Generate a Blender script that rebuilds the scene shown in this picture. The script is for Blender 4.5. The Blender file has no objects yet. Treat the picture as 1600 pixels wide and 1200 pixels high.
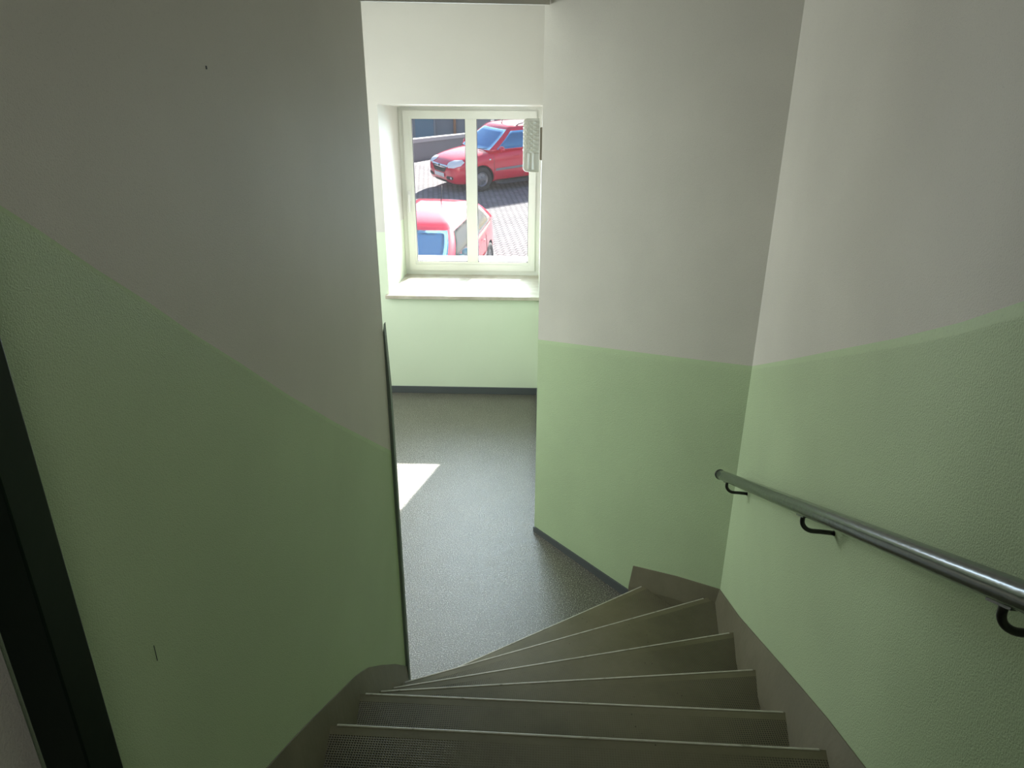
import bpy, bmesh, math, random
from mathutils import Vector, Matrix
from math import radians, sin, cos, tan, pi, atan2, hypot, sqrt
random.seed(4)
S = bpy.context.scene
COL = S.collection

# ------------------------------------------------------------------ camera
EYE = 2.45
cam_d = bpy.data.cameras.new('camera')
cam_d.sensor_width = 36.0
cam_d.lens = 36.0 * 1049.0 / 1600.0
cam_d.clip_start = 0.02
cam = bpy.data.objects.new('camera', cam_d); COL.objects.link(cam)
cam.matrix_world = (Matrix.Translation((0, 0, EYE)) @ Matrix.Rotation(radians(1.75), 4, 'Z')
                    @ Matrix.Rotation(radians(90 - 21.4), 4, 'X') @ Matrix.Rotation(radians(0.3), 4, 'Z'))
S.camera = cam

# ------------------------------------------------------------------ sky, sun, lights, exposure
SUN_EL, SUN_AZ = radians(33.7), radians(15.1)      # azimuth from +Y towards +X
w = bpy.data.worlds.new('world'); S.world = w; w.use_nodes = True
nt = w.node_tree; nt.nodes.clear()
out = nt.nodes.new('ShaderNodeOutputWorld'); bg = nt.nodes.new('ShaderNodeBackground')
sky = nt.nodes.new('ShaderNodeTexSky'); sky.sky_type = 'NISHITA'; sky.sun_disc = False
sky.sun_elevation = SUN_EL; sky.sun_rotation = SUN_AZ; sky.dust_density = 2.0; sky.altitude = 200
bg.inputs['Strength'].default_value = 0.24
nt.links.new(sky.outputs[0], bg.inputs[0]); nt.links.new(bg.outputs[0], out.inputs[0])

sd = bpy.data.lights.new('sun', 'SUN'); sd.energy = 22; sd.angle = radians(0.6); sd.color = (1, .97, .91)
so = bpy.data.objects.new('sun', sd); COL.objects.link(so)
sv = Vector((sin(SUN_AZ) * cos(SUN_EL), cos(SUN_AZ) * cos(SUN_EL), sin(SUN_EL)))
so.rotation_euler = sv.to_track_quat('Z', 'Y').to_euler(); so.location = (6, 20, 15)

def area(name, loc, toward, sx, sy, energy, color=(1, 1, 1)):
    d = bpy.data.lights.new(name, 'AREA'); d.shape = 'RECTANGLE'; d.size = sx; d.size_y = sy
    d.energy = energy; d.color = color
    o = bpy.data.objects.new(name, d); COL.objects.link(o); o.location = loc
    o.rotation_euler = (Vector(loc) - Vector(toward)).to_track_quat('Z', 'Y').to_euler()
    return o
area('added_side_light', (-2.56, 4.65, 1.9), (0, 4.5, 1.6), 1.4, 1.6, 57, (.97, 1, .97))  # added light at the unseen side window, brightens landing and right wall
lw = area('daylight_main_window', (-.62, 6.80, 1.80), (-.62, 3.0, .9), 1.1, 1.3, 27, (.68, .87, 1)); lw.data.spread = radians(110)
area('upper_hall_fill', (.50, -.85, 2.95), (-.2, .9, 1.4), .5, .5, 4.0, (1, .97, .9))  # added fill light behind the camera, no lamp fitting there

vs = S.view_settings
vs.view_transform = 'Standard'; vs.look = 'None'; vs.gamma = 1.0; vs.use_curve_mapping = False
vs.exposure = 0.0

# ------------------------------------------------------------------ materials
def mat(name, col, rough=.6, metal=0.0, spec=.5, coat=0.0, emit=None):
    m = bpy.data.materials.new(name); m.use_nodes = True
    b = m.node_tree.nodes['Principled BSDF']
    b.inputs['Base Color'].default_value = (*col, 1); b.inputs['Roughness'].default_value = rough
    b.inputs['Metallic'].default_value = metal; b.inputs['Specular IOR Level'].default_value = spec
    b.inputs['Coat Weight'].default_value = coat
    return m
def nodes(m): return m.node_tree.nodes, m.node_tree.links, m.node_tree.nodes['Principled BSDF']
def N(m, t, **kw):
    n = m.node_tree.nodes.new(t)
    for k, v in kw.items():
        if hasattr(n, k): setattr(n, k, v)
        else: n.inputs[k].default_value = v
    return n
def coord(m, kind='Object'):
    return N(m, 'ShaderNodeTexCoord').outputs[kind]
def noise(m, vec, scale, detail=3.0, rough=.5):
    n = N(m, 'ShaderNodeTexNoise'); n.inputs['Scale'].default_value = scale
    n.inputs['Detail'].default_value = detail; n.inputs['Roughness'].default_value = rough
    m.node_tree.links.new(vec, n.inputs['Vector']); return n.outputs['Fac']
def ramp(m, fac, stops):
    r = N(m, 'ShaderNodeValToRGB'); e = r.color_ramp.elements
    while len(e) < len(stops): e.new(.5)
    for i, (p, c) in enumerate(stops): e[i].position = p; e[i].color = (*c, 1)
    m.node_tree.links.new(fac, r.inputs[0]); return r.outputs[0]
def bump(m, h, strength, dist, normal=None):
    b = N(m, 'ShaderNodeBump'); b.inputs['Strength'].default_value = strength; b.inputs['Distance'].default_value = dist
    m.node_tree.links.new(h, b.inputs['Height'])
    if normal: m.node_tree.links.new(normal, b.inputs['Normal'])
    return b.outputs[0]
def mathn(m, op, a, b=None, c=None, clamp=False):
    n = N(m, 'ShaderNodeMath'); n.operation = op; n.use_clamp = clamp
    for i, v in enumerate((a, b, c)):
        if v is None: continue
        if isinstance(v, (int, float)): n.inputs[i].default_value = v
        else: m.node_tree.links.new(v, n.inputs[i])
    return n.outputs[0]
def mix(m, fac, a, b):
    n = N(m, 'ShaderNodeMix'); n.data_type = 'RGBA'
    for i, v in ((0, fac), (6, a), (7, b)):
        if isinstance(v, tuple): n.inputs[i].default_value = (*v, 1)
        elif isinstance(v, (int, float)): n.inputs[i].default_value = v
        else: m.node_tree.links.new(v, n.inputs[i])
    return n.outputs[2]

def paint(name, col, fine, strength, rough=.6, tint=.06):
    m = mat(name, col, rough, spec=.3); n, l, b = nodes(m); v = coord(m)
    big = noise(m, v, 2.2, 4)
    dk = tuple(c * (1 - tint) for c in col); lt = tuple(min(1, c * (1 + tint * .6)) for c in col)
    base = ramp(m, big, [(.3, dk), (.7, lt)])
    sp = noise(m, v, fine, 2, .6)
    pit = ramp(m, sp, [(.22, (0.80, .80, .80)), (.42, (1, 1, 1))])
    mx = N(m, 'ShaderNodeMix'); mx.data_type = 'RGBA'; mx.blend_type = 'MULTIPLY'; mx.inputs[0].default_value = .7 if strength > .1 else .1
    l.new(base, mx.inputs[6]); l.new(pit, mx.inputs[7]); l.new(mx.outputs[2], b.inputs['Base Color'])
    l.new(bump(m, sp, strength, .004), b.inputs['Normal'])
    return m
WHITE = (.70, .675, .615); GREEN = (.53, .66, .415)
M = {}
M['white'] = paint('stair_white_paint', WHITE, 300, .30)
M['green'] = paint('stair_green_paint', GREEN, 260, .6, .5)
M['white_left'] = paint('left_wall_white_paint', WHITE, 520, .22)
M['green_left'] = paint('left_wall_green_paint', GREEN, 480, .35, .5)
M['stripe'] = paint('smooth_green_edge', tuple(c * 1.06 for c in GREEN), 120, .12, .5)
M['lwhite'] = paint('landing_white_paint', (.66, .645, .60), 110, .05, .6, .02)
M['lgreen'] = paint('landing_lit_green_paint', (.72, .81, .635), 110, .05, .55, .02)  # green lightened: stronger light low on the far wall is put into it
M['ceil'] = paint('ceiling_paint', (.72, .71, .68), 110, .1)
M['trim_dark'] = mat('dark_vinyl_skirting', (.085, .095, .10), .4)
M['trim_corner'] = mat('worn_corner_strip', (.17, .21, .185), .5)
M['pvc'] = mat('white_pvc', (.84, .85, .81), .3)
M['gasket'] = mat('rubber_gasket', (.03, .035, .05), .6)
M['handle'] = mat('white_handle', (.86, .86, .86), .25)
M['post'] = mat('dark_green_gloss_paint', (.004, .012, .007), .4, spec=.2)
n_, l_, b_ = nodes(M['post']); l_.new(bump(M['post'], noise(M['post'], coord(M['post']), 45, 3), .12, .002), b_.inputs['Normal'])
M['iron'] = mat('black_iron', (.008, .008, .009), .35, spec=.6)

# sill stone
m = M['sill'] = mat('cream_stone', (.60, .55, .45), .3); n_, l_, b_ = nodes(m)
l_.new(ramp(m, noise(m, coord(m), 9, 6), [(.35, (.44, .39, .31)), (.65, (.58, .54, .46))]), b_.inputs['Base Color'])

# landing vinyl: grey with a dense scatter of light and dark flecks
m = M['vinyl'] = mat('flecked_grey_vinyl', (.2, .2, .2), .33, spec=.5); n_, l_, b_ = nodes(m); v = coord(m); b_.inputs['IOR'].default_value = 1.9
f1 = noise(m, v, 150, 2, .75); f2 = noise(m, v, 5, 5, .6)
c1 = ramp(m, f1, [(.34, (.022, .020, .015)), (.47, (.068, .063, .048)), (.56, (.13, .122, .10)), (.64, (.55, .55, .52))])
c2 = ramp(m, f2, [(.3, (.86, .85, .80)), (.7, (1.1, 1.08, 1.02))])
mx = N(m, 'ShaderNodeMix'); mx.data_type = 'RGBA'; mx.blend_type = 'MULTIPLY'; mx.inputs[0].default_value = 1
l_.new(c1, mx.inputs[6]); l_.new(c2, mx.inputs[7]); l_.new(mx.outputs[2], b_.inputs['Base Color'])
l_.new(bump(m, f1, .8, .003), b_.inputs['Normal'])
l_.new(ramp(m, f2, [(.2, (.27, .27, .27)), (.8, (.31, .31, .31))]), b_.inputs['Roughness'])

# painted stair tread: knobbled grid (UV in metres: u along the nose, v back from it), worn smooth in the middle
def tread_mat():
    m = mat('worn_taupe_stair_paint', (.15, .135, .10), .48, spec=.28); n, l, b = nodes(m)
    uv = N(m, 'ShaderNodeUVMap'); uv.uv_map = 'UVMap'
    sx = N(m, 'ShaderNodeSeparateXYZ'); l.new(uv.outputs[0], sx.inputs[0])
    u, vv = sx.outputs[0], sx.outputs[1]
    P = 0.0068
    gu = mathn(m, 'ABSOLUTE', mathn(m, 'SINE', mathn(m, 'MULTIPLY', u, pi / P)))
    gv = mathn(m, 'ABSOLUTE', mathn(m, 'SINE', mathn(m, 'MULTIPLY', vv, pi / P)))
    dots = mathn(m, 'MULTIPLY', gu, gv)
    hole = mathn(m, 'SMOOTH_MIN', mathn(m, 'MULTIPLY', mathn(m, 'SUBTRACT', dots, .35), 2.6), 1.0, .1, clamp=True)
    hole = mathn(m, 'MAXIMUM', hole, 0.0, clamp=True)
    nz = noise(m, coord(m), 6, 4)
    off = mathn(m, 'ABSOLUTE', mathn(m, 'SUBTRACT', u, .02))
    worn = mathn(m, 'ADD', mathn(m, 'MULTIPLY', mathn(m, 'SUBTRACT', off, .22), 3.4), mathn(m, 'MULTIPLY', mathn(m, 'SUBTRACT', nz, .5), 1.6), clamp=True)
    worn = mathn(m, 'MAXIMUM', worn, .16)
    edge = mathn(m, 'MULTIPLY', mathn(m, 'SUBTRACT', vv, .028), 400, clamp=True)
    msk = mathn(m, 'MULTIPLY', mathn(m, 'MULTIPLY', hole, worn), edge)
    dirt = noise(m, coord(m), 3.1, 6, .65)
    base = ramp(m, dirt, [(.25, (.13, .118, .070)), (.5, (.178, .162, .100)), (.75, (.22, .20, .132))])
    vor = N(m, 'ShaderNodeTexVoronoi'); vor.inputs['Scale'].default_value = 38; l.new(coord(m), vor.inputs['Vector'])
    spot = ramp(m, vor.outputs['Distance'], [(.05, (.25, .25, .25)), (.10, (1, 1, 1))])
    cut = ramp(m, noise(m, coord(m), 8, 2), [(.54, (0, 0, 0)), (.60, (1, 1, 1))])
    dark = mix(m, cut, (1., 1., 1.), spot)
    mu = N(m, 'ShaderNodeMix'); mu.data_type = 'RGBA'; mu.blend_type = 'MULTIPLY'; mu.inputs[0].default_value = 1
    l.new(base, mu.inputs[6]); l.new(dark, mu.inputs[7])
    l.new(mix(m, mathn(m, 'MULTIPLY', msk, .9), mu.outputs[2], (.022, .020, .014)), b.inputs['Base Color'])
    inv = mathn(m, 'SUBTRACT', 1.0, msk)
    nb = bump(m, inv, .6, .0015)
    l.new(bump(m, noise(m, coord(m), 60, 4), .12, .003, nb), b.inputs['Normal'])
    return m
M['tread'] = tread_mat()
m = M['riser'] = mat('stair_string_paint', (.15, .135, .10), .5); n_, l_, b_ = nodes(m)
dn = noise(m, coord(m), 5, 6, .65)
l_.new(ramp(m, dn, [(.25, (.118, .105, .066)), (.55, (.155, .139, .090)), (.8, (.19, .172, .116))]), b_.inputs['Base Color'])
l_.new(bump(m, noise(m, coord(m), 50, 5), .3, .003), b_.inputs['Normal'])
m = M['nosing'] = mat('worn_nosing_edge', (.36, .34, .28), .35, metal=.2); n_, l_, b_ = nodes(m)
l_.new(ramp(m, noise(m, coord(m), 40, 4), [(.26, (.28, .26, .20)), (.40, (.55, .53, .46)), (.7, (.66, .64, .57))]), b_.inputs['Base Color'])

# handrail paint
m = M['rail'] = mat('grey_green_gloss_paint', (.030, .046, .038), .22, spec=.6, coat=.3); n_, l_, b_ = nodes(m)
l_.new(bump(m, noise(m, coord(m), 38, 3), .25, .004), b_.inputs['Normal'])

# exterior
m = M['paving'] = mat('granite_setts', (.12, .12, .13), 1.0, spec=.08); n_, l_, b_ = nodes(m)
mp = N(m, 'ShaderNodeMapping'); mp.inputs['Rotation'].default_value = (0, 0, radians(24)); l_.new(coord(m), mp.inputs[0])
br = N(m, 'ShaderNodeTexBrick'); l_.new(mp.outputs[0], br.inputs['Vector'])
br.inputs['Scale'].default_value = 1.0; br.inputs['Brick Width'].default_value = .17; br.inputs['Row Height'].default_value = .135
br.inputs['Mortar Size'].default_value = .020; br.inputs['Mortar Smooth'].default_value = .5
br.inputs['Color1'].default_value = (.31, .305, .32, 1); br.inputs['Color2'].default_value = (.24, .235, .25, 1); br.inputs['Mortar'].default_value = (.12, .117, .12, 1)
sm = ramp(m, noise(m, coord(m), .7, 5), [(.3, (.8, .8, .8)), (.7, (1.15, 1.13, 1.1))])
mu = N(m, 'ShaderNodeMix'); mu.data_type = 'RGBA'; mu.blend_type = 'MULTIPLY'; mu.inputs[0].default_value = 1
l_.new(br.outputs[0], mu.inputs[6]); l_.new(sm, mu.inputs[7]); l_.new(mu.outputs[2], b_.inputs['Base Color'])
l_.new(bump(m, br.outputs['Fac'], -.3, .01), b_.inputs['Normal'])
M['asphalt'] = mat('grey_asphalt', (.17, .17, .18), .8)
M['outwall'] = paint('dark_render', (.13, .135, .16), 30, .2)
M['coping'] = mat('concrete_coping', (.30, .30, .32), .7)
M['facade'] = paint('grey_facade', (.24, .245, .27), 20, .15)
M['pale'] = paint('pale_facade', (.72, .70, .70), 20, .15)
M['bluepane'] = mat('blue_tinted_pane', (.10, .22, .32), .08, spec=.8)
M['pipe'] = mat('orange_brown_pipe', (.45, .22, .12), .5)
M['extsill'] = mat('white_sheet_sill', (.82, .83, .84), .35)
M['red'] = mat('car_red_paint', (.74, .010, .050), .25, coat=1.0)
M['carglass'] = mat('sky_reflection_car_glass', (.24, .52, .80), .04, metal=.8, spec=1.0)  # reflection of the blue sky is put into the base colour
M['darkglass'] = mat('grey_car_glass', (.10, .12, .12), .05, spec=1.0)
M['black'] = mat('black_plastic', (.02, .021, .023), .5)
M['moulding'] = mat('grey_rubbing_strip', (.28, .25, .27), .5)
M['tyre'] = mat('tyre_rubber', (.035, .034, .036), .8)
M['hub'] = mat('steel_wheel_cover', (.26, .26, .28), .4, metal=.6)
M['lamp'] = mat('headlamp_lens', (.88, .89, .9), .12, spec=.8)
M['chrome'] = mat('chrome', (.8, .8, .82), .12, metal=1)
M['plate'] = mat('white_number_plate', (.80, .80, .78), .5)
M['seat'] = mat('white_ceramic_base', (.30, .26, .20), .5)

# window pane: thin clear glass with a faint whitish haze mixed in
m = M['glass'] = bpy.data.materials.new('clear_window_glass'); m.use_nodes = True; n_ = m.node_tree.nodes; n_.clear(); l_ = m.node_tree.links
o_ = n_.new('ShaderNodeOutputMaterial'); t_ = n_.new('ShaderNodeBsdfTransparent'); g_ = n_.new('ShaderNodeBsdfGlossy'); x_ = n_.new('ShaderNodeMixShader')
f_ = n_.new('ShaderNodeFresnel'); f_.inputs[0].default_value = 1.25; g_.inputs['Roughness'].default_value = .0
l_.new(f_.outputs[0], x_.inputs[0]); l_.new(t_.outputs[0], x_.inputs[1]); l_.new(g_.outputs[0], x_.inputs[2])
d_ = n_.new('ShaderNodeBsdfDiffuse'); d_.inputs[0].default_value = (.85, .87, .9, 1); tl = n_.new('ShaderNodeBsdfTranslucent'); tl.inputs[0].default_value = (.85, .87, .9, 1)
a_ = n_.new('ShaderNodeMixShader'); l_.new(d_.outputs[0], a_.inputs[1]); l_.new(tl.outputs[0], a_.inputs[2])
y_ = n_.new('ShaderNodeMixShader'); y_.inputs[0].default_value = .018; l_.new(x_.outputs[0], y_.inputs[1]); l_.new(a_.outputs[0], y_.inputs[2])
l_.new(y_.outputs[0], o_.inputs[0])

# prismatic lamp cover
m = M['prism'] = mat('pressed_lamp_glass', (.62, .62, .54), .25, spec=.6); n_, l_, b_ = nodes(m)
b_.inputs['Transmission Weight'].default_value = .25

# ------------------------------------------------------------------ mesh helpers
def link(name, bm, mats, parent=None, smooth=False, loc=None):
    me = bpy.data.meshes.new(name)
    bmesh.ops.recalc_face_normals(bm, faces=bm.faces)
    bm.to_mesh(me); bm.free()
    if not isinstance(mats, (list, tuple)): mats = [mats]
    for k in mats: me.materials.append(M[k])
    if smooth:
        for p in me.polygons: p.use_smooth = True
    o = bpy.data.objects.new(name, me); COL.objects.link(o)
    if parent: o.parent = parent
    return o
def thing(name, label, cat, mw=None, group=None):
    o = bpy.data.objects.new(name, None); COL.objects.link(o); o.empty_display_size = .1
    if mw is not None: o.matrix_world = mw
    o['label'] = label; o['category'] = cat
    if group: o['group'] = group
    return o
def tag(o, label, cat, group=None):
    o['label'] = label; o['category'] = cat
    if group: o['group'] = group
    return o
def structure(o, label=None):
    o['kind'] = 'structure'
    if label: o['label'] = label
    return o
def box(bm, x0, x1, y0, y1, z0, z1, mi=0, bev=0):
    vs_ = [bm.verts.new(p) for p in ((x0,y0,z0),(x1,y0,z0),(x1,y1,z0),(x0,y1,z0),(x0,y0,z1),(x1,y0,z1),(x1,y1,z1),(x0,y1,z1))]
    fs = [bm.faces.new([vs_[i] for i in f]) for f in ((3,2,1,0),(4,5,6,7),(0,1,5,4),(1,2,6,5),(2,3,7,6),(3,0,4,7))]
    for f in fs: f.material_index = mi
    if bev:
        es = list({e for f in fs for e in f.edges})
        r = bmesh.ops.bevel(bm, geom=es, offset=bev, segments=2, affect='EDGES', profile=.5)
        for f in r['faces']: f.material_index = mi
    return fs
def nbox(*a, mi=0, bev=0):
    bm = bmesh.new(); box(bm, *a, mi=mi, bev=bev); return bm
def poly_prism(bm, pts, off, mi=0):
    """pts: 3-D planar outline, extruded by vector off"""
    off = Vector(off); a = [bm.verts.new(p) for p in pts]; b = [bm.verts.new(Vector(p) + off) for p in pts]
    k = len(pts); fs = [bm.faces.new(a), bm.faces.new(b[::-1])]
    for i in range(k): fs.append(bm.faces.new((a[i], b[i], b[(i+1) % k], a[(i+1) % k])))
    for f in fs: f.material_index = mi
    return fs
def tube(bm, pts, r, seg=16, mi=0, caps=True):
    rings = []
    pts = [Vector(p) for p in pts]
    prev = None
    for i, p in enumerate(pts):
        t = (pts[min(i+1, len(pts)-1)] - pts[max(i-1, 0)]).normalized()
        if prev is None:
            up = Vector((0,0,1)) if abs(t.z) < .9 else Vector((1,0,0)); a = t.cross(up).normalized()
        else: a = (prev - t * prev.dot(t)).normalized()
        prev = a; b = t.cross(a)
        rr = r[i] if isinstance(r, (list, tuple)) else r
        rings.append([bm.verts.new(p + (a * cos(2*pi*k/seg) + b * sin(2*pi*k/seg)) * rr) for k in range(seg)])
    for i in range(len(rings)-1):
        for k in range(seg):
            f = bm.faces.new((rings[i][k], rings[i][(k+1) % seg], rings[i+1][(k+1) % seg], rings[i+1][k])); f.material_index = mi; f.smooth = True
    if caps:
        for rg in (rings[0][::-1], rings[-1]):
            f = bm.faces.new(rg); f.material_index = mi
def wall(name, o, d, nrm, pieces, thick, mats, label=None):
    """vertical slab: front plane through o along d (unit plan vector); pieces = (outline in (s,z), material index)"""
    bm = bmesh.new(); d = Vector((*d, 0)).normalized(); back = -Vector((*nrm, 0)).normalized() * thick
    for pts, mi in pieces:
        poly_prism(bm, [Vector((o[0], o[1], 0)) + d * s + Vector((0, 0, z)) for s, z in pts], back, mi)
    return structure(link(name, bm, mats), label)
def band(line, zb=None, top=None):
    """polygon under a polyline down to zb, or above it up to top"""
    z = zb if zb is not None else top
    return [(line[0][0], z)] + line + [(line[-1][0], z)]
def strip(l1, l2): return l1 + l2[::-1]

# ------------------------------------------------------------------ the shell of the stairwell
TOP = 3.7
XL, YL = -.52, 2.235                       # left wall plane, and where it ends
CX, CY = .905, 2.62                        # corner of the right wall and the slanting wall
AR = radians(5.5); DR = (-sin(AR), -cos(AR)); NR = (-cos(AR), sin(AR))

# left wall (s = distance from its end towards the camera)
dl = [(2.165,1.342),(1.615,1.698),(1.314,1.902),(1.114,2.045),(.97,2.145),(.864,2.224),(.78,2.282),(.701,2.34),(.655,2.372),(.50,2.45)]
dl = [(YL - y, z) for y, z in [(2.235, 1.297)] + dl]
dl2 = [(s, z - .006 - .012 * max(0, 1 - s / 1.2)) for s, z in dl]
SL = YL - .50
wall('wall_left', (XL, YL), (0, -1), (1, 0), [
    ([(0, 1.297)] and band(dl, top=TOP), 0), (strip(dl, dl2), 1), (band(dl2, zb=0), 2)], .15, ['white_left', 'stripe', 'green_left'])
# two small marks on the left wall
for nm, y, z, h, t in (('nail_hole', 1.151, 2.526, .005, .004), ('scratch', 0.722, 1.753, 0.027, .0008)):
    b0 = nbox(XL - .001, XL + .0006, y - t / 2, y + t / 2, z - h / 2, z + h / 2)
    link(nm, b0, 'gasket', bpy.data.objects['wall_left'])
# right wall
dr = [(0,1.519),(.526,1.733),(.851,1.868),(1.21,2.016),(1.442,2.118),(1.601,2.198),(2.0,2.40),(3.0,2.48)]
dr2 = [(s, z - .015 - .006 * s) for s, z in dr]
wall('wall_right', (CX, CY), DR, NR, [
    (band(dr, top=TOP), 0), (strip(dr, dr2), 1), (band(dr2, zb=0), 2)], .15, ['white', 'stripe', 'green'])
# slanting wall between the landing opening and the corner
BX, BY = .036, 3.674
LB = hypot(CX - BX, CY - BY); DB = ((CX - BX) / LB, (CY - BY) / LB); NB = (DB[1], -DB[0])
db = [(0,1.286),(.55,1.379),(.99,1.453),(LB,1.519)]; db2 = [(s, z - .022) for s, z in db]
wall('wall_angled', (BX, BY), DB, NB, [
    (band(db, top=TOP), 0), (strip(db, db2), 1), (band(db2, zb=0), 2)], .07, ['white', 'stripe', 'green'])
# header over the opening: rises from the left wall end to the slanting wall
A = Vector((XL, 2.20, 2.772)); B = Vector((.060, 3.640, 2.966))
bm = bmesh.new(); poly_prism(bm, [A, B, Vector((B.x, B.y, TOP)), Vector((A.x, A.y, TOP))], (-.03, .012, 0), 0)
structure(link('wall_header', bm, 'white'))

# ------------------------------------------------------------------ landing room
XW0, XW1, YF = -2.6, .06, 5.98
HX0, HX1, HZ0, HZ1, HY = -1.31, .06, .935, 2.573, 1.0
D = 1.528
bm = bmesh.new()
def fw(x0, x1, z0, z1, mi): box(bm, x0, x1, YF, YF + HY, z0, z1, mi)
fw(XW0 - .3, HX0, -1.6, D, 1); fw(XW0 - .3, HX0, D, 3.6, 0)
fw(HX1, 1.4, -1.6, D, 1); fw(HX1, 1.4, D, 3.6, 0)
fw(HX0, HX1, -1.6, HZ0, 1); fw(HX0, HX1, HZ1, 3.6, 0)
structure(link('wall_far', bm, ['lwhite', 'lgreen']))
bm = bmesh.new(); box(bm, HX1, HX1 + .1, 3.72, YF, 0, D, 1); box(bm, HX1, HX1 + .1, 3.72, YF, D, 3.5, 0)
structure(link('wall_landing_right', bm, ['lwhite', 'lgreen']))
bm = bmesh.new()
for z0, z1, mi in ((0, 1.0, 1),): box(bm, XW0 - .25, XW0, YL - .1, YF, z0, z1, mi)
box(bm, XW0 - .25, XW0, YL - .1, 3.8, 1.0, D, 1); box(bm, XW0 - .25, XW0, 5.4, YF, 1.0, D, 1)
box(bm, XW0 - .25, XW0, YL - .1, 3.8, D, 2.8, 0); box(bm, XW0 - .25, XW0, 5.4, YF, D, 2.8, 0)
box(bm, XW0 - .25, XW0, YL - .1, YF, 2.8, 3.5, 0)
structure(link('wall_landing_left', bm, ['lwhite', 'lgreen']))
bm = bmesh.new(); box(bm, XW0, XL - .15, YL - .13, YL - .01, 0, D, 1); box(bm, XW0, XL - .15, YL - .13, YL - .01, D, 3.5, 0)
structure(link('wall_landing_near', bm, ['lwhite', 'lgreen']))
structure(link('ceiling', nbox(XW0 - .25, 1.4, YL - .13, YF + .5, 3.32, 3.45), 'ceil'))
structure(link('ceiling_stair', nbox(-1.2, 2.0, -3.2, 3.9, TOP, TOP + .15), 'ceil'))
structure(link('floor', nbox(XW0, 1.3, 1.9, YF, -.12, 0), 'vinyl'))
# dark skirtings of the landing
structure(link('baseboard_far', nbox(XW0, HX1, YF - .012, YF, 0, .07, bev=.003), 'trim_dark'))
bm = bmesh.new(); e = Vector((NB[0], NB[1], 0)) * .010; dB = Vector((*DB, 0)); pB = Vector((BX, BY, 0))
poly_prism(bm, [pB + Vector((0,0,0)), pB + dB * .86, pB + dB * .86 + Vector((0,0,.055)), pB + Vector((0,0,.035))], e)
structure(link('baseboard_angled', bm, 'trim_dark'))
structure(link('baseboard_landing_right', nbox(HX1 - .01, HX1, 3.72, YF - .012, 0, .07), 'trim_dark'))
# dark strip down the end of the left wall, narrowing to a point at its top
bm = bmesh.new()
y0 = YL
poly_prism(bm, [(XL - .004, y0 - .001, 0), (XL + .0115, y0 - .001, 0), (XL + .0115, y0 - .001, 1.55), (XL + .004, y0 - .001, 1.79), (XL - .004, y0 - .001, 1.73)], (0, .03, 0))
structure(link('trim_1', bm, 'trim_corner'), 'dark worn corner strip on the end of the left wall')
tag(bpy.data.objects['trim_1'], 'dark worn corner strip on the end of the left wall', 'trim')

# ------------------------------------------------------------------ upper hall behind the camera
bm = bmesh.new(); box(bm, -.75, -.60, -3.0, .44, 1.0, TOP); box(bm, -.75, -.513, .44, .499, 1.0, TOP)
structure(link('wall_hall_left', bm, 'white'))
structure(link('wall_hall_back', nbox(-.75, 1.75, -3.15, -3.0, 1.0, TOP), 'white'))
structure(link('wall_hall_right', nbox(1.60, 1.75, -3.0, -.22, 1.0, TOP), 'white'))
structure(link('wall_hall_return', nbox(.79, 1.75, -.37, -.22, 1.0, TOP), 'white'))
structure(link('floor_hall', nbox(-.60, 1.60, -3.0, .18, 1.37, 1.485), 'vinyl'))

# ------------------------------------------------------------------ staircase
R = .165
def wall_x(y): return CX - .003 - (CY - y) * tan(AR)
XS = XL + .002
nose = [((XL, 2.195), (.610, 2.950)), ((XL, 2.065), (.835, 2.655)), ((XL, 1.880), (wall_x(2.232), 2.232)),
        ((XL, 1.708), (wall_x(1.858), 1.858)), ((XL, 1.543), (wall_x(1.520), 1.520)), ((XL, 1.283), (wall_x(1.253), 1.253)),
        ((XL, 1.013), (wall_x(.983), .983)), ((XL, .743), (wall_x(.713), .713)), ((XL, .473), (wall_x(.443), .443))]
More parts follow.
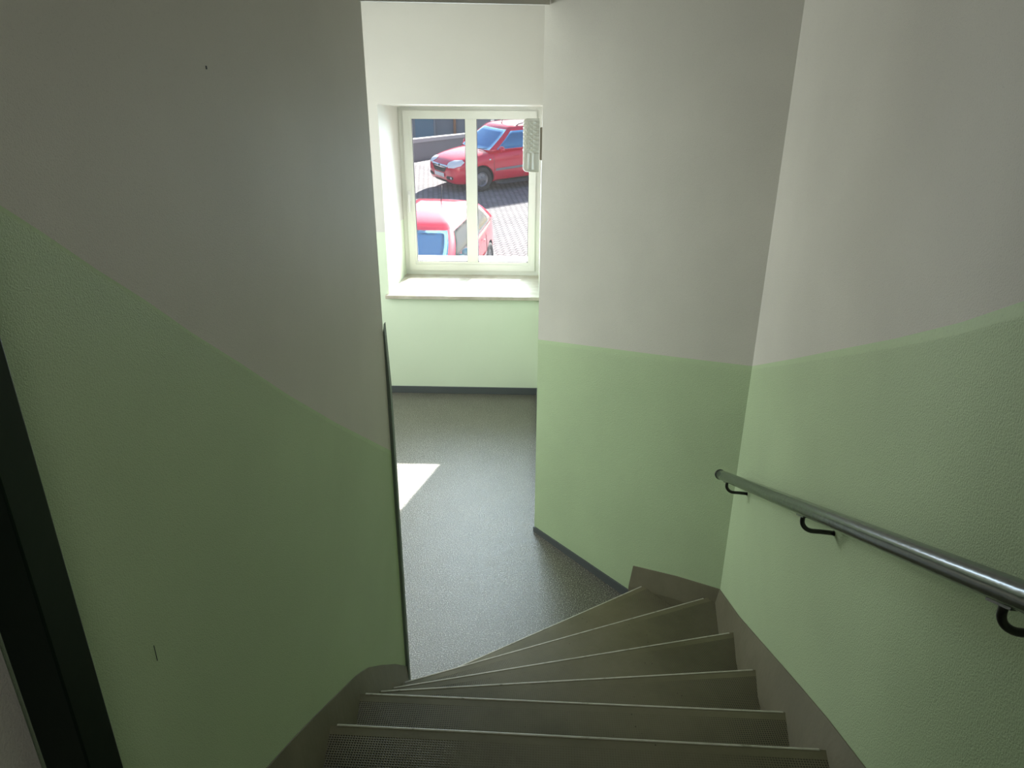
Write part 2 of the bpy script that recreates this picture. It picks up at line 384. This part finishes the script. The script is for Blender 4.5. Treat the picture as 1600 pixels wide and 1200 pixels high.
# right ends of the first two lie on the slanting wall
stair = thing('staircase', 'taupe painted winding staircase with worn gridded treads, leading down to the landing', 'staircase', Matrix.Translation((.1, 1.6, 0)))
IM = stair.matrix_world.inverted()
def put(name, bm, mats, parent=stair, smooth=False):
    bm.transform(Matrix.Translation((-.1, -1.6, 0)))
    return link(name, bm, mats, parent, smooth)
def on_angled(y):        # x on the slanting wall at depth y
    return BX + (BY - y) * (CX - BX) / (BY - CY)
nose = [((XS, a[1]), b) for a, b in nose]
for k, (a, b) in enumerate(nose):
    z = R * (k + 1)
    if k < 2: b = (on_angled(b[1]) - .004, b[1])
    if k + 1 < len(nose):
        na, nb = nose[k + 1]
        if k + 1 < 2: nb = (on_angled(nb[1]) - .004, nb[1])
    else: na, nb = (XS, .18), (wall_x(.18), .18)
    pts = [a, b]
    if k == 1: pts.append((CX - .005, CY - .003))
    pts += [nb, na]
    if k == 0: pts = [a, b, nb, na]
    bm = bmesh.new(); uvl = bm.loops.layers.uv.new('UVMap')
    zb = 0 if k < 6 else z - .9
    fs = poly_prism(bm, [(x, y, z) for x, y in pts], (0, 0, zb - z), 1)
    fs[0].material_index = 0
    av, bv = Vector(a), Vector(b); dn_ = (bv - av).normalized(); nn_ = Vector((dn_.y, -dn_.x)); mid = Vector((.14, (a[1] + b[1]) / 2)) 
    for f in fs:
        for lp in f.loops:
            p = Vector((lp.vert.co.x, lp.vert.co.y)) - av
            lp[uvl].uv = ((p.dot(dn_) - (Vector((.14, 0)) - Vector((a[0], 0))).x / max(dn_.x, .5)), p.dot(nn_))
    st = put('step', bm, ['tread', 'riser'])
    bm = bmesh.new()
    A3, B3 = Vector((*a, z)), Vector((*b, z)); t3 = (B3 - A3).normalized(); out3 = Vector((-t3.y, t3.x, 0))
    q = []
    pr = [(-.003, .0008), (.001, .0012), (.0045, -.001), (.006, -.008), (.004, -.014), (0, -.014)]
    if k < 6:
        A3 += t3 * .03; B3 -= t3 * .035
    ra = [bm.verts.new(A3 + out3 * u_ + Vector((0, 0, v_))) for u_, v_ in pr]
    rb = [bm.verts.new(B3 + out3 * u_ + Vector((0, 0, v_))) for u_, v_ in pr]
    for i in range(6): bm.faces.new((ra[i], ra[(i+1) % 6], rb[(i+1) % 6], rb[i]))
    bm.faces.new(ra[::-1]); bm.faces.new(rb)
    ns = put('nosing', bm, 'nosing'); ns.parent = st
# sloping strings along the walls: flush with the wall at the top, thicker at tread level
def string(top_line, inward, th, bottom, name='string', close=True):
    """top_line: 3-D points on the wall; inward: plan unit vector into the stair"""
    bm = bmesh.new(); iv = Vector((*inward, 0)); rings = []
    for p, t_ in zip(top_line, th):
        p = Vector(p)
        rings.append([bm.verts.new(q) for q in (p + iv * .001, p + iv * .004 , p + iv * t_ + Vector((0, 0, -.16)), p + iv * (t_ + .004) + Vector((0, 0, -.30)), p + iv * .001 + Vector((0, 0, -.30)))])
    for i in range(len(rings) - 1):
        for j in range(5): bm.faces.new((rings[i][j], rings[i][(j+1) % 5], rings[i+1][(j+1) % 5], rings[i+1][j]))
    bm.faces.new(rings[0]); bm.faces.new(rings[-1][::-1])
    return put(name, bm, 'riser')
skl = [(2.233,.262),(2.05,.45),(1.853,.636),(1.699,.775),(1.62,.835),(1.562,.876),(1.385,.986),(1.24,1.075),(1.082,1.169),(.968,1.232),(.70,1.40),(.56,1.49)]
string([(XL, y, z) for y, z in skl], (1, 0), [.018, .03, .035] + [.038] * 9, 0)
skr = [(0,.403),(.387,.57),(.78,.764),(1.065,.905),(1.304,1.02),(1.539,1.122),(2.0,1.37),(2.3,1.54)]
string([(CX + DR[0] * s, CY + DR[1] * s, z) for s, z in skr], NR, [.03, .032, .042, .048, .05, .052, .052, .052], 0)
bm = bmesh.new(); q0 = Vector((.569, 3.028, 0)); s0 = (q0 - pB).length
L0 = pB + dB * s0
for (s, z0, z1) in [(0, 0, 0)]: pass
e = Vector((NB[0], NB[1], 0))
prof = []
for s_, zt in ((s0, .225), (s0 + .28, .328), (LB - .001, .404)):
    p = pB + dB * s_
    prof.append([p + e * .001 + Vector((0,0,zt)), p + e * .006 + Vector((0,0,zt)), p + e * .030 + Vector((0,0,zt-.12)), p + e * .030, p + e * .001])
rg = [[bm.verts.new(x) for x in r_] for r_ in prof]
for i in range(2):
    for j in range(5): bm.faces.new((rg[i][j], rg[i][(j+1) % 5], rg[i+1][(j+1) % 5], rg[i+1][j]))
bm.faces.new(rg[0]); bm.faces.new(rg[-1][::-1])
put('string', bm, 'riser')

# ------------------------------------------------------------------ handrail
hr = thing('handrail', 'grey-green painted tubular handrail on black hook brackets along the right wall', 'handrail')
OFF, RR = .085, .0205
def rp(s, z, off=OFF): return Vector((CX + DR[0] * s + NR[0] * off, CY + DR[1] * s + NR[1] * off, z))
P0, P1 = rp(.076, 1.05), rp(2.62, 2.206)
bm = bmesh.new(); tube(bm, [P0.lerp(P1, t / 24) for t in range(25)], RR, 32)
link('tube', bm, 'rail', hr)
ax = (P1 - P0).normalized()
bm = bmesh.new(); tube(bm, [P0 - ax * .014, P0 - ax * .012, P0 - ax * .002, P0 + ax * .004], [.014, .0215, .0225, .0215], 28)
link('end_cap', bm, 'iron', hr)
for s in (.215, 1.105, 1.885, 2.5):
    t = (s - .076) / (2.62 - .076); top = P0.lerp(P1, t); zt = top.z - RR
    bm = bmesh.new(); pts = []
    pts.append(rp(s, zt + .002)); pts.append(rp(s, zt - .014))
    for i in range(1, 9):
        a_ = pi / 2 * i / 8
        pts.append(rp(s, zt - .014 - .032 * sin(a_), OFF - .032 * (1 - cos(a_))))
    pts.append(rp(s, zt - .046, .035)); pts.append(rp(s, zt - .048, 0.0))
    tube(bm, pts, .0062, 12)
    tube(bm, [rp(s, zt - .048, .002), rp(s, zt - .048, .0)], .0075, 14)
    br_ = link('bracket', bm, 'iron', hr)
    bm = bmesh.new(); sa = rp(s, zt - .001)
    poly_prism(bm, [sa + ax * a_ + Vector((NR[0], NR[1], 0)) * b_ + Vector((0, 0, -.003)) for a_, b_ in ((-.028, -.009), (.028, -.009), (.028, .009), (-.028, .009))], (0, 0, .006))
    link('saddle', bm, 'rail', br_)

# ------------------------------------------------------------------ door post at the head of the stairs
bm = bmesh.new(); box(bm, -.51, -.462, .500, .545, 1.321, TOP - .002, bev=.002)
tag(link('door_frame', bm, 'post'), 'dark green steel door frame post at the head of the stairs, beside the left wall', 'door frame')

# ------------------------------------------------------------------ main window
WY = 6.86
win = thing('window_1', 'white two-pane plastic window above a stone sill at the end of the landing', 'window', Matrix.Translation((-.62, WY, .967)))
win['kind'] = 'structure'
def wput(name, bm, mats, parent=None, smooth=False):
    bm.transform(Matrix.Translation((.62, -WY, -.967))); return link(name, bm, mats, parent or win, smooth)
def ring(bm, x0, x1, z0, z1, wl, wr, wb, wt, y0, y1, mi=0, bev=.004):
    def tr(pts): poly_prism(bm, [(x, y0, z) for x, z in pts], (0, y1 - y0, 0), mi)
    a = [(x0, z0), (x1, z0), (x1, z1), (x0, z1)]; b = [(x0 + wl, z0 + wb), (x1 - wr, z0 + wb), (x1 - wr, z1 - wt), (x0 + wl, z1 - wt)]
    for i in range(4):
        j = (i + 1) % 4; tr([a[i], a[j], b[j], b[i]])
bm = bmesh.new(); ring(bm, HX0 + .001, HX1 - .001, .967, HZ1, .055, .055, .055, .045, WY, WY + .07)
wput('outer_frame', bm, 'pvc')
bm = bmesh.new(); ring(bm, -1.266, .012, 1.012, 2.538, .062, .05, .062, .055, WY - .018, WY + .03)
ring(bm, -1.204, -.038, 1.074, 2.483, .018, .018, .026, .020, WY - .006, WY + .03)
sash = wput('sash', bm, 'pvc')
bm = bmesh.new(); box(bm, -.672, -.563, WY - .010, WY + .03, 1.098, 2.465, bev=.006)
wput('mullion', bm, 'pvc')
for x0, x1 in ((-1.187, -.672), (-.563, -.055)):
    bm = bmesh.new(); ring(bm, x0 - .001, x1 + .001, 1.098, 2.466, .005, .005, .006, .005, WY + .004, WY + .03)
    g = wput('gasket', bm, 'gasket')
    bm = bmesh.new(); vs_ = [bm.verts.new(p) for p in ((x0, WY + .02, 1.1), (x1, WY + .02, 1.1), (x1, WY + .02, 2.465), (x0, WY + .02, 2.465))]
    bm.faces.new(vs_); pn = wput('pane', bm, 'glass'); 
bm = bmesh.new(); box(bm, -1.250, -1.222, WY - .030, WY - .018, 1.70, 1.80, bev=.004)
box(bm, -1.243, -1.229, WY - .058, WY - .028, 1.75, 1.768, bev=.003); box(bm, -1.246, -1.226, WY - .066, WY - .050, 1.60, 1.770, bev=.006)
wput('handle', bm, 'handle')
bm = bmesh.new(); box(bm, HX0, HX1 - .001, YF - .002, WY, .935, .967, bev=0)
box(bm, HX0 - .03, HX1 - .001, YF - .045, YF - .0, .935, .967, bev=.004)
sill = link('trim_2', bm, 'sill'); structure(sill); tag(sill, 'cream stone sill under the white window, half in sunlight', 'window sill')
bm = bmesh.new(); poly_prism(bm, [(HX0 - .03, WY + .07, 1.100), (HX0 - .03, 7.26, 1.088), (HX0 - .03, 7.26, 1.05), (HX0 - .03, WY + .07, 1.05)], (HX1 - HX0 + .06, 0, 0))
o = link('trim_3', bm, 'extsill'); structure(o); tag(o, 'white sheet metal sill outside the window panes', 'outer sill')
# added side window, unseen round the corner, gives the landing a light source
w2 = thing('added_window', 'added white side window, unseen on the left, as a light source for the landing', 'window', Matrix.Translation((XW0, 4.6, 1.0))); w2['kind'] = 'structure'
bm = bmesh.new()
for a_ in ((-.2, -.14, -.8, .8, 0, .07), (-.2, -.14, -.8, .8, 1.73, 1.8), (-.2, -.14, -.8, -.73, .07, 1.73), (-.2, -.14, .73, .8, .07, 1.73), (-.2, -.14, -.035, .035, .07, 1.73)):
    box(bm, *a_)
link('outer_frame', bm, 'pvc', w2)

# ------------------------------------------------------------------ wall lamp in pressed glass, on the landing's right wall
LY = 4.40
lm = thing('wall_lamp', 'long wall lamp with diamond-pressed glass cover, in front of the window on the right', 'lamp', Matrix.Translation((HX1, LY, 2.31)))
link('base', nbox(-.030, 0, -.045, .045, -.085, .105, bev=.006), 'seat', lm)
def cover():
    bm = bmesh.new(); nu, nv = 96, 140; x0, x1, hy, z0, z1 = -.034, -.132, .055, -.155, .155
    # half-rounded box: param u around the section from back to back, v along the height
    grid = []
    for j in range(nv + 1):
        v = j / nv; z = z0 + (z1 - z0) * v
        e_ = min((z - z0), (z1 - z)); k = 1.0 if e_ > .02 else sqrt(max(0, 1 - ((.02 - e_) / .02) ** 2)) * .25 + .75
        row = []
        for i in range(nu + 1):
            t = pi * i / nu; c, s_ = cos(t), sin(t); p = 3.6
            y = hy * k * (abs(c) ** (2 / p)) * (1 if c > 0 else -1); x = x0 + (x1 - x0) * k * (abs(s_) ** (2 / p))
            r_ = 0
            arc = i / nu * .20
            if .015 < e_ or z > 0:
                if z > -.045:
                    a1 = (arc / .022 + z / .026) % 1; a2 = (arc / .022 - z / .026) % 1
                    r_ = .0036 * (1 - max(abs(a1 - .5), abs(a2 - .5)) * 2) * (1 if e_ > .012 else 0)
                else:
                    r_ = .0018 * (1 if (z / .0105) % 1 < .5 and .35 < i / nu < .5 else 0) + .002 * sin(arc / .02 * 2 * pi)
            nx, ny = -s_, c
            row.append(bm.verts.new((x + nx * r_, y + ny * r_, z)))
        grid.append(row)
    for j in range(nv):
        for i in range(nu):
            bm.faces.new((grid[j][i], grid[j][i+1], grid[j+1][i+1], grid[j+1][i]))
    bm.faces.new(grid[0]); bm.faces.new(grid[-1][::-1])
    for j in range(nv): bm.faces.new((grid[j][0], grid[j+1][0], grid[j+1][nu], grid[j][nu]))
    return bm
link('glass_cover', cover(), 'prism', lm)

# ------------------------------------------------------------------ the yard outside
SLOPE = .115
def gz(y): return -.95 + SLOPE * (y - 7.1) if y < 24 else -.95 + SLOPE * 16.9 + .04 * (y - 24)
bm = bmesh.new(); yy = [6.98, 24, 70]
v_ = [[bm.verts.new((x, y, gz(y))) for x in (-45, 45)] for y in yy]
for i in range(2): bm.faces.new((v_[i][0], v_[i][1], v_[i+1][1], v_[i+1][0]))
g = link('ground_yard', bm, 'paving'); structure(g, 'grey sett paving of the yard outside')
# retaining wall with coping, behind the cars
rw = thing('retaining_wall', 'dark grey yard wall with a lighter coping, behind the red cars', 'wall', Matrix.Translation((-3.0, 25, 0)))
a_, b_ = Vector((-7.5, 16.8, 0)), Vector((-1.6, 33.0, 0)); dd = (b_ - a_).normalized(); nn = Vector((-dd.y, dd.x, 0))
bm = bmesh.new(); o_ = Vector((-3, 25, 0))
poly_prism(bm, [a_ - o_ + Vector((0,0,-.8)), b_ - o_ + Vector((0,0,.4)), b_ - o_ + Vector((0,0,1.93)), a_ - o_ + Vector((0,0,1.42))], nn * .35)
link('wall_body', bm, 'outwall', rw)
bm = bmesh.new(); f_ = -nn * .06
poly_prism(bm, [a_ - o_ + f_ + Vector((0,0,1.42)), b_ - o_ + f_ + Vector((0,0,1.93)), b_ - o_ + f_ + Vector((0,0,2.05)), a_ - o_ + f_ + Vector((0,0,1.56))], nn * .47)
link('coping', bm, 'coping', rw)
# buildings behind
bd = thing('building', 'grey building with a blue window, beyond the yard wall', 'building', Matrix.Translation((-8.5, 37, 1.6)))
link('facade', nbox(-9, 6.2, 0, 6, -2, 5.0), 'facade', bd)
wf = link('window', nbox(2.2, 3.35, -.06, .02, -.1, 1.6), 'coping', bd)
link('pane', nbox(2.3, 3.25, -.08, -.04, 0, 1.5), 'bluepane', wf)
bm = bmesh.new(); tube(bm, [(4.35, -.1, -1.6), (4.35, -.1, 4.5)], .07, 12); link('downpipe', bm, 'pipe', bd)
bd = thing('building', 'pale building seen at the right, above the roof of the far red car', 'building', Matrix.Translation((2.0, 46, 1.9)))
link('facade', nbox(-4.5, 9, 0, 6, -2, 4.5), 'pale', bd)

# ------------------------------------------------------------------ cars
def superring(x0, x1, hw, z, bulge_f, bulge_r, nf=10, ns=16):
    """plan ring, front edge first; returns points"""
    pts = []
    for i in range(nf): t = -1 + 2 * i / nf; pts.append(Vector((x1 + bulge_f * (1 - t * t), t * hw, z)))
    for i in range(ns): t = i / ns; pts.append(Vector((x1 + (x0 - x1) * t, hw * (1 + .03 * sin(pi * t)), z)))
    for i in range(nf): t = 1 - 2 * i / nf; pts.append(Vector((x0 - bulge_r * (1 - t * t), t * hw, z)))
    for i in range(ns): t = i / ns; pts.append(Vector((x0 + (x1 - x0) * t, -hw * (1 + .03 * sin(pi * t)), z)))
    return pts
NF, NS = 10, 16
def car(label, mw, H, tall):
    root = thing('car', label, 'car', mw, 'red cars parked in the yard')
    # ---- body shell
    st = [(2.10,.50,.36,.52,.62,.66),(2.06,.64,.25,.50,.66,.71),(1.98,.74,.20,.50,.71,.79),(1.80,.80,.18,.52,.78,.86),(1.5,.83,.18,.55,.85,.93),(1.05,.845,.18,.56,.91,1.00),
          (.6,.845,.18,.56,.94,1.03),(0,.85,.18,.56,.97,1.05),(-.6,.85,.18,.57,1.0,1.06),(-1.2,.845,.18,.58,1.02,1.06),(-1.7,.82,.20,.58,1.02,1.06),(-1.98,.76,.25,.58,1.0,1.04),(-2.08,.64,.33,.58,.96,1.0)]
    bm = bmesh.new(); rings = []
    for x, w_, zb, zm, zs, zt in st:
        half = [(0, zb), (w_*.86, zb), (w_*.97, zb + .07), (w_, zm), (w_*.985, (zm+zs)/2 + .02), (w_*.95, zs), (w_*.78, zt - .012), (w_*.4, zt + .012), (0, zt + .02)]
        full = half + [(-y, z) for y, z in half[-2:0:-1]]
        rings.append([bm.verts.new((x, y, z)) for y, z in full])
    n = len(rings[0])
    for i in range(len(rings) - 1):
        for j in range(n): bm.faces.new((rings[i][j], rings[i][(j+1) % n], rings[i+1][(j+1) % n], rings[i+1][j]))
    bm.faces.new(rings[0][::-1]); bm.faces.new(rings[-1])
    body = link('body', bm, ['red', 'black'], root, True)
    sub = body.modifiers.new('s', 'SUBSURF'); sub.levels = 2; sub.render_levels = 2
    cutters = []
    for wx in (1.28, -1.30):
        for sy in (1, -1):
            cb = bmesh.new(); bmesh.ops.create_cone(cb, cap_ends=True, segments=40, radius1=.365, radius2=.365, depth=.5)
            cb.transform(Matrix.Translation((wx, sy * .85, .31)) @ Matrix.Rotation(pi/2, 4, 'X'))
            me = bpy.data.meshes.new('c'); cb.to_mesh(me); cb.free(); me.materials.append(M['black'])
            co = bpy.data.objects.new('c', me); COL.objects.link(co); co.parent = root; cutters.append(co)
            bo = body.modifiers.new('b', 'BOOLEAN'); bo.operation = 'DIFFERENCE'; bo.object = co; bo.solver = 'EXACT'
            bo.material_mode = 'TRANSFER'
    bpy.context.view_layer.update()
    dg = bpy.context.evaluated_depsgraph_get()
    me = bpy.data.meshes.new_from_object(body.evaluated_get(dg)); body.modifiers.clear(); body.data = me
    for c in cutters: bpy.data.objects.remove(c)
    # ---- greenhouse
    zb = .98; zr = H - .10
    if tall: base = superring(-1.96, .98, .79, zb, .12, .06, NF, NS); roof = superring(-1.72, .26, .60, zr, .07, .05, NF, NS)
    else:    base = superring(-1.80, 1.22, .78, zb, .12, .06, NF, NS); roof = superring(-1.40, .42, .575, zr, .07, .06, NF, NS)
    def surf(u, t):           # u ring index (float), t 0 belt..1 roof edge
        n = len(base); i0 = int(math.floor(u)) % n; i1 = (i0 + 1) % n; f = u - math.floor(u)
        a = base[i0].lerp(base[i1], f); b = roof[i0].lerp(roof[i1], f); p = a.lerp(b, t)
        c = Vector((p.x, p.y, 0)) - Vector(((a.x + b.x) * .0 - .5, 0, 0)); bul = .035 * sin(pi * t)
        d_ = Vector((0, p.y, 0)); 
        if d_.length > 0: p = p + Vector((0, (1 if p.y > 0 else -1) * bul * min(1, abs(p.y) / .4), 0))
        return p
    bm = bmesh.new(); T = 8; n = len(base); rows = []
    for j in range(T + 1): rows.append([bm.verts.new(surf(i, j / T)) for i in range(n)])
    cen = Vector(((roof[0].x + roof[NF + NS].x) / 2, 0, 0))
    for s_, dz in ((.94, .035), (.84, .062), (.6, .088), (.3, .1)):
        rows.append([bm.verts.new((cen.x + (roof[i].x - cen.x) * s_, roof[i].y * s_, zr + dz)) for i in range(n)])
    for j in range(len(rows) - 1):
        for i in range(n): bm.faces.new((rows[j][i], rows[j][(i+1) % n], rows[j+1][(i+1) % n], rows[j+1][i]))
    bm.faces.new(rows[-1]); bm.faces.new(rows[0][::-1])
    link('roof', bm, 'red', root, True)
    def patch(name, u0, u1, t0, t1, m_, nu=10, nt_=6, tt=None, lift=.006):
        bm = bmesh.new(); g_ = []
        for j in range(nt_ + 1):
            r_ = []
            for i in range(nu + 1):
                u = u0 + (u1 - u0) * i / nu; ta, tb = (t0, t1) if tt is None else tt(i / nu)
                t = ta + (tb - ta) * j / nt_
                p = surf(u % n, t); q1 = surf((u + .2) % n, t) - surf((u - .2) % n, t); q2 = surf(u % n, min(1, t + .05)) - surf(u % n, max(0, t - .05))
                nr = q1.cross(q2).normalized(); 
                if nr.dot(p - Vector((-.5, 0, zb))) < 0: nr = -nr
                r_.append(bm.verts.new(p + nr * lift))
            g_.append(r_)
        for j in range(nt_):
            for i in range(nu): bm.faces.new((g_[j][i], g_[j][i+1], g_[j+1][i+1], g_[j+1][i]))
        bmesh.ops.solidify(bm, geom=bm.faces[:], thickness=.004)
        return link(name, bm, m_, root, True)
    patch('windscreen', .55, NF - .55, .05, .93, 'carglass')
    patch('rear_window', NF + NS + .8, 2 * NF + NS - .8, .15, .88, 'carglass')
    sg = 'carglass' if tall else 'darkglass'
    for base_u, sgn in ((NF, 1), (2 * NF + 2 * NS, -1)):
        segs = [(.7, 7.0), (7.5, 12.0), (12.5, 15.2)] if tall else [(.7, 8.0), (8.5, 14.3)]
        for k, (a, b) in enumerate(segs):
            tt = (lambda f: (.09, .88 if f > .0 else .80)) if k else (lambda f: (.09, .88))
            patch('side_window', base_u + sgn * a, base_u + sgn * b, .09, .88, sg, tt=tt)
    # ---- wheels
    for wx in (1.28, -1.30):
        for sy in (1, -1):
            bm = bmesh.new(); 
            prof_ = [(.19, .09), (.20, .102), (.27, .108), (.300, .10), (.312, .075), (.314, 0), (.312, -.075), (.300, -.10), (.27, -.105), (.19, -.09)]
            rr = []
            for k in range(48):
                a = 2 * pi * k / 48; rr.append([bm.verts.new((wx + r_ * cos(a), sy * (.73 + y_), .314 + r_ * sin(a))) for r_, y_ in prof_])
            for k in range(48):
                for j in range(len(prof_)): bm.faces.new((rr[k][j], rr[k][(j+1) % 10], rr[(k+1) % 48][(j+1) % 10], rr[(k+1) % 48][j]))
            wh = link('wheel', bm, 'tyre', root, True)
            bm = bmesh.new(); ctr = bm.verts.new((wx, sy * .835, .314)); prev = None; rings_ = []
            for r_, y_ in ((.05, .832), (.07, .815), (.15, .80), (.178, .822), (.20, .81)):
                rings_.append([bm.verts.new((wx + r_ * cos(2*pi*k/40), sy * (y_ - (.012 if (k % 8 < 2 and .06 < r_ < .16) else 0)), .314 + r_ * sin(2*pi*k/40))) for k in range(40)])
            for k in range(40): bm.faces.new((ctr, rings_[0][k], rings_[0][(k+1) % 40]))
            for j in range(4):
                for k in range(40): bm.faces.new((rings_[j][k], rings_[j+1][k], rings_[j+1][(k+1) % 40], rings_[j][(k+1) % 40]))
            link('hubcap', bm, 'hub', wh)
    # ---- front end. shapes that hug the body: found by casting rays at it
    from mathutils.bvhtree import BVHTree
    bvh = BVHTree.FromPolygons([v.co[:] for v in body.data.vertices], [p.vertices[:] for p in body.data.polygons])
    def hug(name, outline, m_, cast, lift=.008, thick=.02, par=None, dens=6):
        """outline in the casting plane; points are projected on the body"""
        bm = bmesh.new(); c = (sum(p[0] for p in outline) / len(outline), sum(p[1] for p in outline) / len(outline)); rs = []
        for s_ in [i / dens for i in range(1, dens + 1)]:
            r_ = []
            for k in range(len(outline)):
                for f in (0, .5):
                    p = outline[k]; q = outline[(k+1) % len(outline)]
                    a = c[0] + (p[0] + (q[0] - p[0]) * f - c[0]) * s_; b = c[1] + (p[1] + (q[1] - p[1]) * f - c[1]) * s_
                    o, d = cast(a, b); h = bvh.ray_cast(o, d)
                    loc = h[0] if h[0] is not None else o + d * 1.0
                    r_.append(bm.verts.new(loc - d * lift * (1.6 - .6 * s_)))
            rs.append(r_)
        o, d = cast(*c); h = bvh.ray_cast(o, d); cv = bm.verts.new((h[0] if h[0] is not None else o + d) - d * lift * 1.6)
        k_ = len(rs[0])
        for k in range(k_): bm.faces.new((cv, rs[0][k], rs[0][(k+1) % k_]))
        for j in range(dens - 1):
            for k in range(k_): bm.faces.new((rs[j][k], rs[j+1][k], rs[j+1][(k+1) % k_], rs[j][(k+1) % k_]))
        return link(name, bm, m_, par or root, True)
    front = lambda y, z: (Vector((3.2, y, z)), Vector((-1, 0, 0)))
    def diag(sy):
        d = Vector((-1, -sy * .75, -.25)).normalized()
        return lambda y, z: (Vector((2.0, sy * .6, .75)) - d * 1.2 + Vector((-sy * d.y, sy * d.x * 1, 0)).normalized() * 0 + Vector((d.y * sy, -d.x * sy, 0)) * y * sy + Vector((0, 0, z)), d)
    for sy in (1, -1):
        f_ = diag(sy)
        hug('headlamp', [(y * 1, z) for y, z in ((-.23, -.05), (-.18, -.115), (.02, -.115), (.20, -.05), (.27, .05), (.18, .115), (-.04, .10), (-.20, .03))], 'lamp', f_, .012)
        hug('fog_lamp', [(sy * y, z) for y, z in ((.36, .335), (.62, .345), (.64, .40), (.60, .43), (.38, .42), (.35, .38))], 'black', front, .008)
        hug('fog_lens', [(sy * (.57 + .032 * cos(a)), .387 + .032 * sin(a)) for a in [i * pi / 5 for i in range(10)]], 'lamp', front, .016)
    gr = hug('grille', [(-.36, .62), (.36, .62), (.30, .535), (.24, .50), (-.24, .50), (-.30, .535)], 'black', front, .010)
    hug('grille_trim', [(-.42, .69), (.42, .69), (.38, .625), (.10, .612), (-.10, .612), (-.38, .625)], 'chrome', front, .014)
    hug('lower_grille', [(-.33, .30), (.33, .30), (.30, .235), (-.30, .235)], 'black', front, .010)
    hug('number_plate', [(-.26, .475), (.26, .475), (.26, .375), (-.26, .375)], 'plate', front, .022)
    # emblem disc
    hug('emblem', [(.045 * cos(a), .655 + .032 * sin(a)) for a in [i * pi / 6 for i in range(12)]], 'black', front, .020)
    for sy in (1, -1):
        side = (lambda s: (lambda x, z: (Vector((x, s * 2.0, z)), Vector((0, -s, 0)))))(sy)
        for x0, x1 in ((-.05, .86), (-.95, -.12)):
            hug('side_moulding', [(x1, .50), (x1, .56), (x0, .58), (x0, .52)], 'moulding', side, .016)
        for x in (.90, -.08, -1.0):
            hug('door_gap', [(x + .004, .24), (x + .004, .90), (x - .004, .90), (x - .004, .24)], 'black', side, .004)
        for x in (.10, -.80):
            hug('door_handle', [(x, .83), (x + .15, .825), (x + .15, .855), (x, .86)], 'red', side, .028)
        hug('indicator', [(1.02 + .03 * cos(a), .80 + .02 * sin(a)) for a in [i * pi / 4 for i in range(8)]], 'lamp', side, .010)
        hug('sill_panel', [(.86, .17), (.86, .255), (-.86, .255), (-.86, .17)], 'black', side, .006)
        # mirror
        bm = bmesh.new(); bmesh.ops.create_uvsphere(bm, u_segments=20, v_segments=12, radius=1)
        bm.transform(Matrix.Translation((.72, sy * .93, 1.05)) @ Matrix.Diagonal((.07, .115, .075, 1)))
        tube(bm, [(.76, sy * .78, 1.0), (.74, sy * .88, 1.02)], .025, 10)
        mi = link('door_mirror', bm, 'red' if tall else 'bluepane', root, True)
    # antenna
    ax_ = (.12 if tall else -1.02); az_ = H - .02
    bm = bmesh.new(); tube(bm, [(ax_, 0, az_ - .03), (ax_ - .015, 0, az_ + .02), (ax_ - .10, 0, az_ + .27)], [.02, .009, .005], 8)
    link('antenna', bm, 'black', root)
    if tall:
        for sy in (1, -1):
            bm = bmesh.new(); y_ = sy * .53
            tube(bm, [(.02, y_, H - .07), (-.08, y_, H - .02), (-.3, y_, H + .015), (-1.2, y_, H + .015), (-1.45, y_, H - .01), (-1.55, y_, H - .06)], .017, 10)
            link('roof_rail', bm, 'moulding', root)
    # wipers
    for y0_ in (.35, -.25):
        bm = bmesh.new(); wo = 0 if tall else .28; tube(bm, [(1.09 + wo, y0_, 1.02), (.97 + wo, y0_ + .25, 1.05)], .009, 6); link('wiper', bm, 'black', root)
    return root
TILT = Matrix.Rotation(math.atan(SLOPE), 4, 'X')
def place(x, y, fx, fy): return Matrix.Translation((x, y, gz(y))) @ TILT @ Matrix.Rotation(atan2(fy, fx), 4, 'Z')
car('red tall hatchback with roof rails parked behind, showing headlamp and side', place(-.90, 21.60, -.81, -.585) @ Matrix.Scale(1.08, 4), 1.60, True)
car('red low car parked close below the window, its blue windscreen facing in', place(-1.83, 11.58, -.15, -.99), 1.44, False)
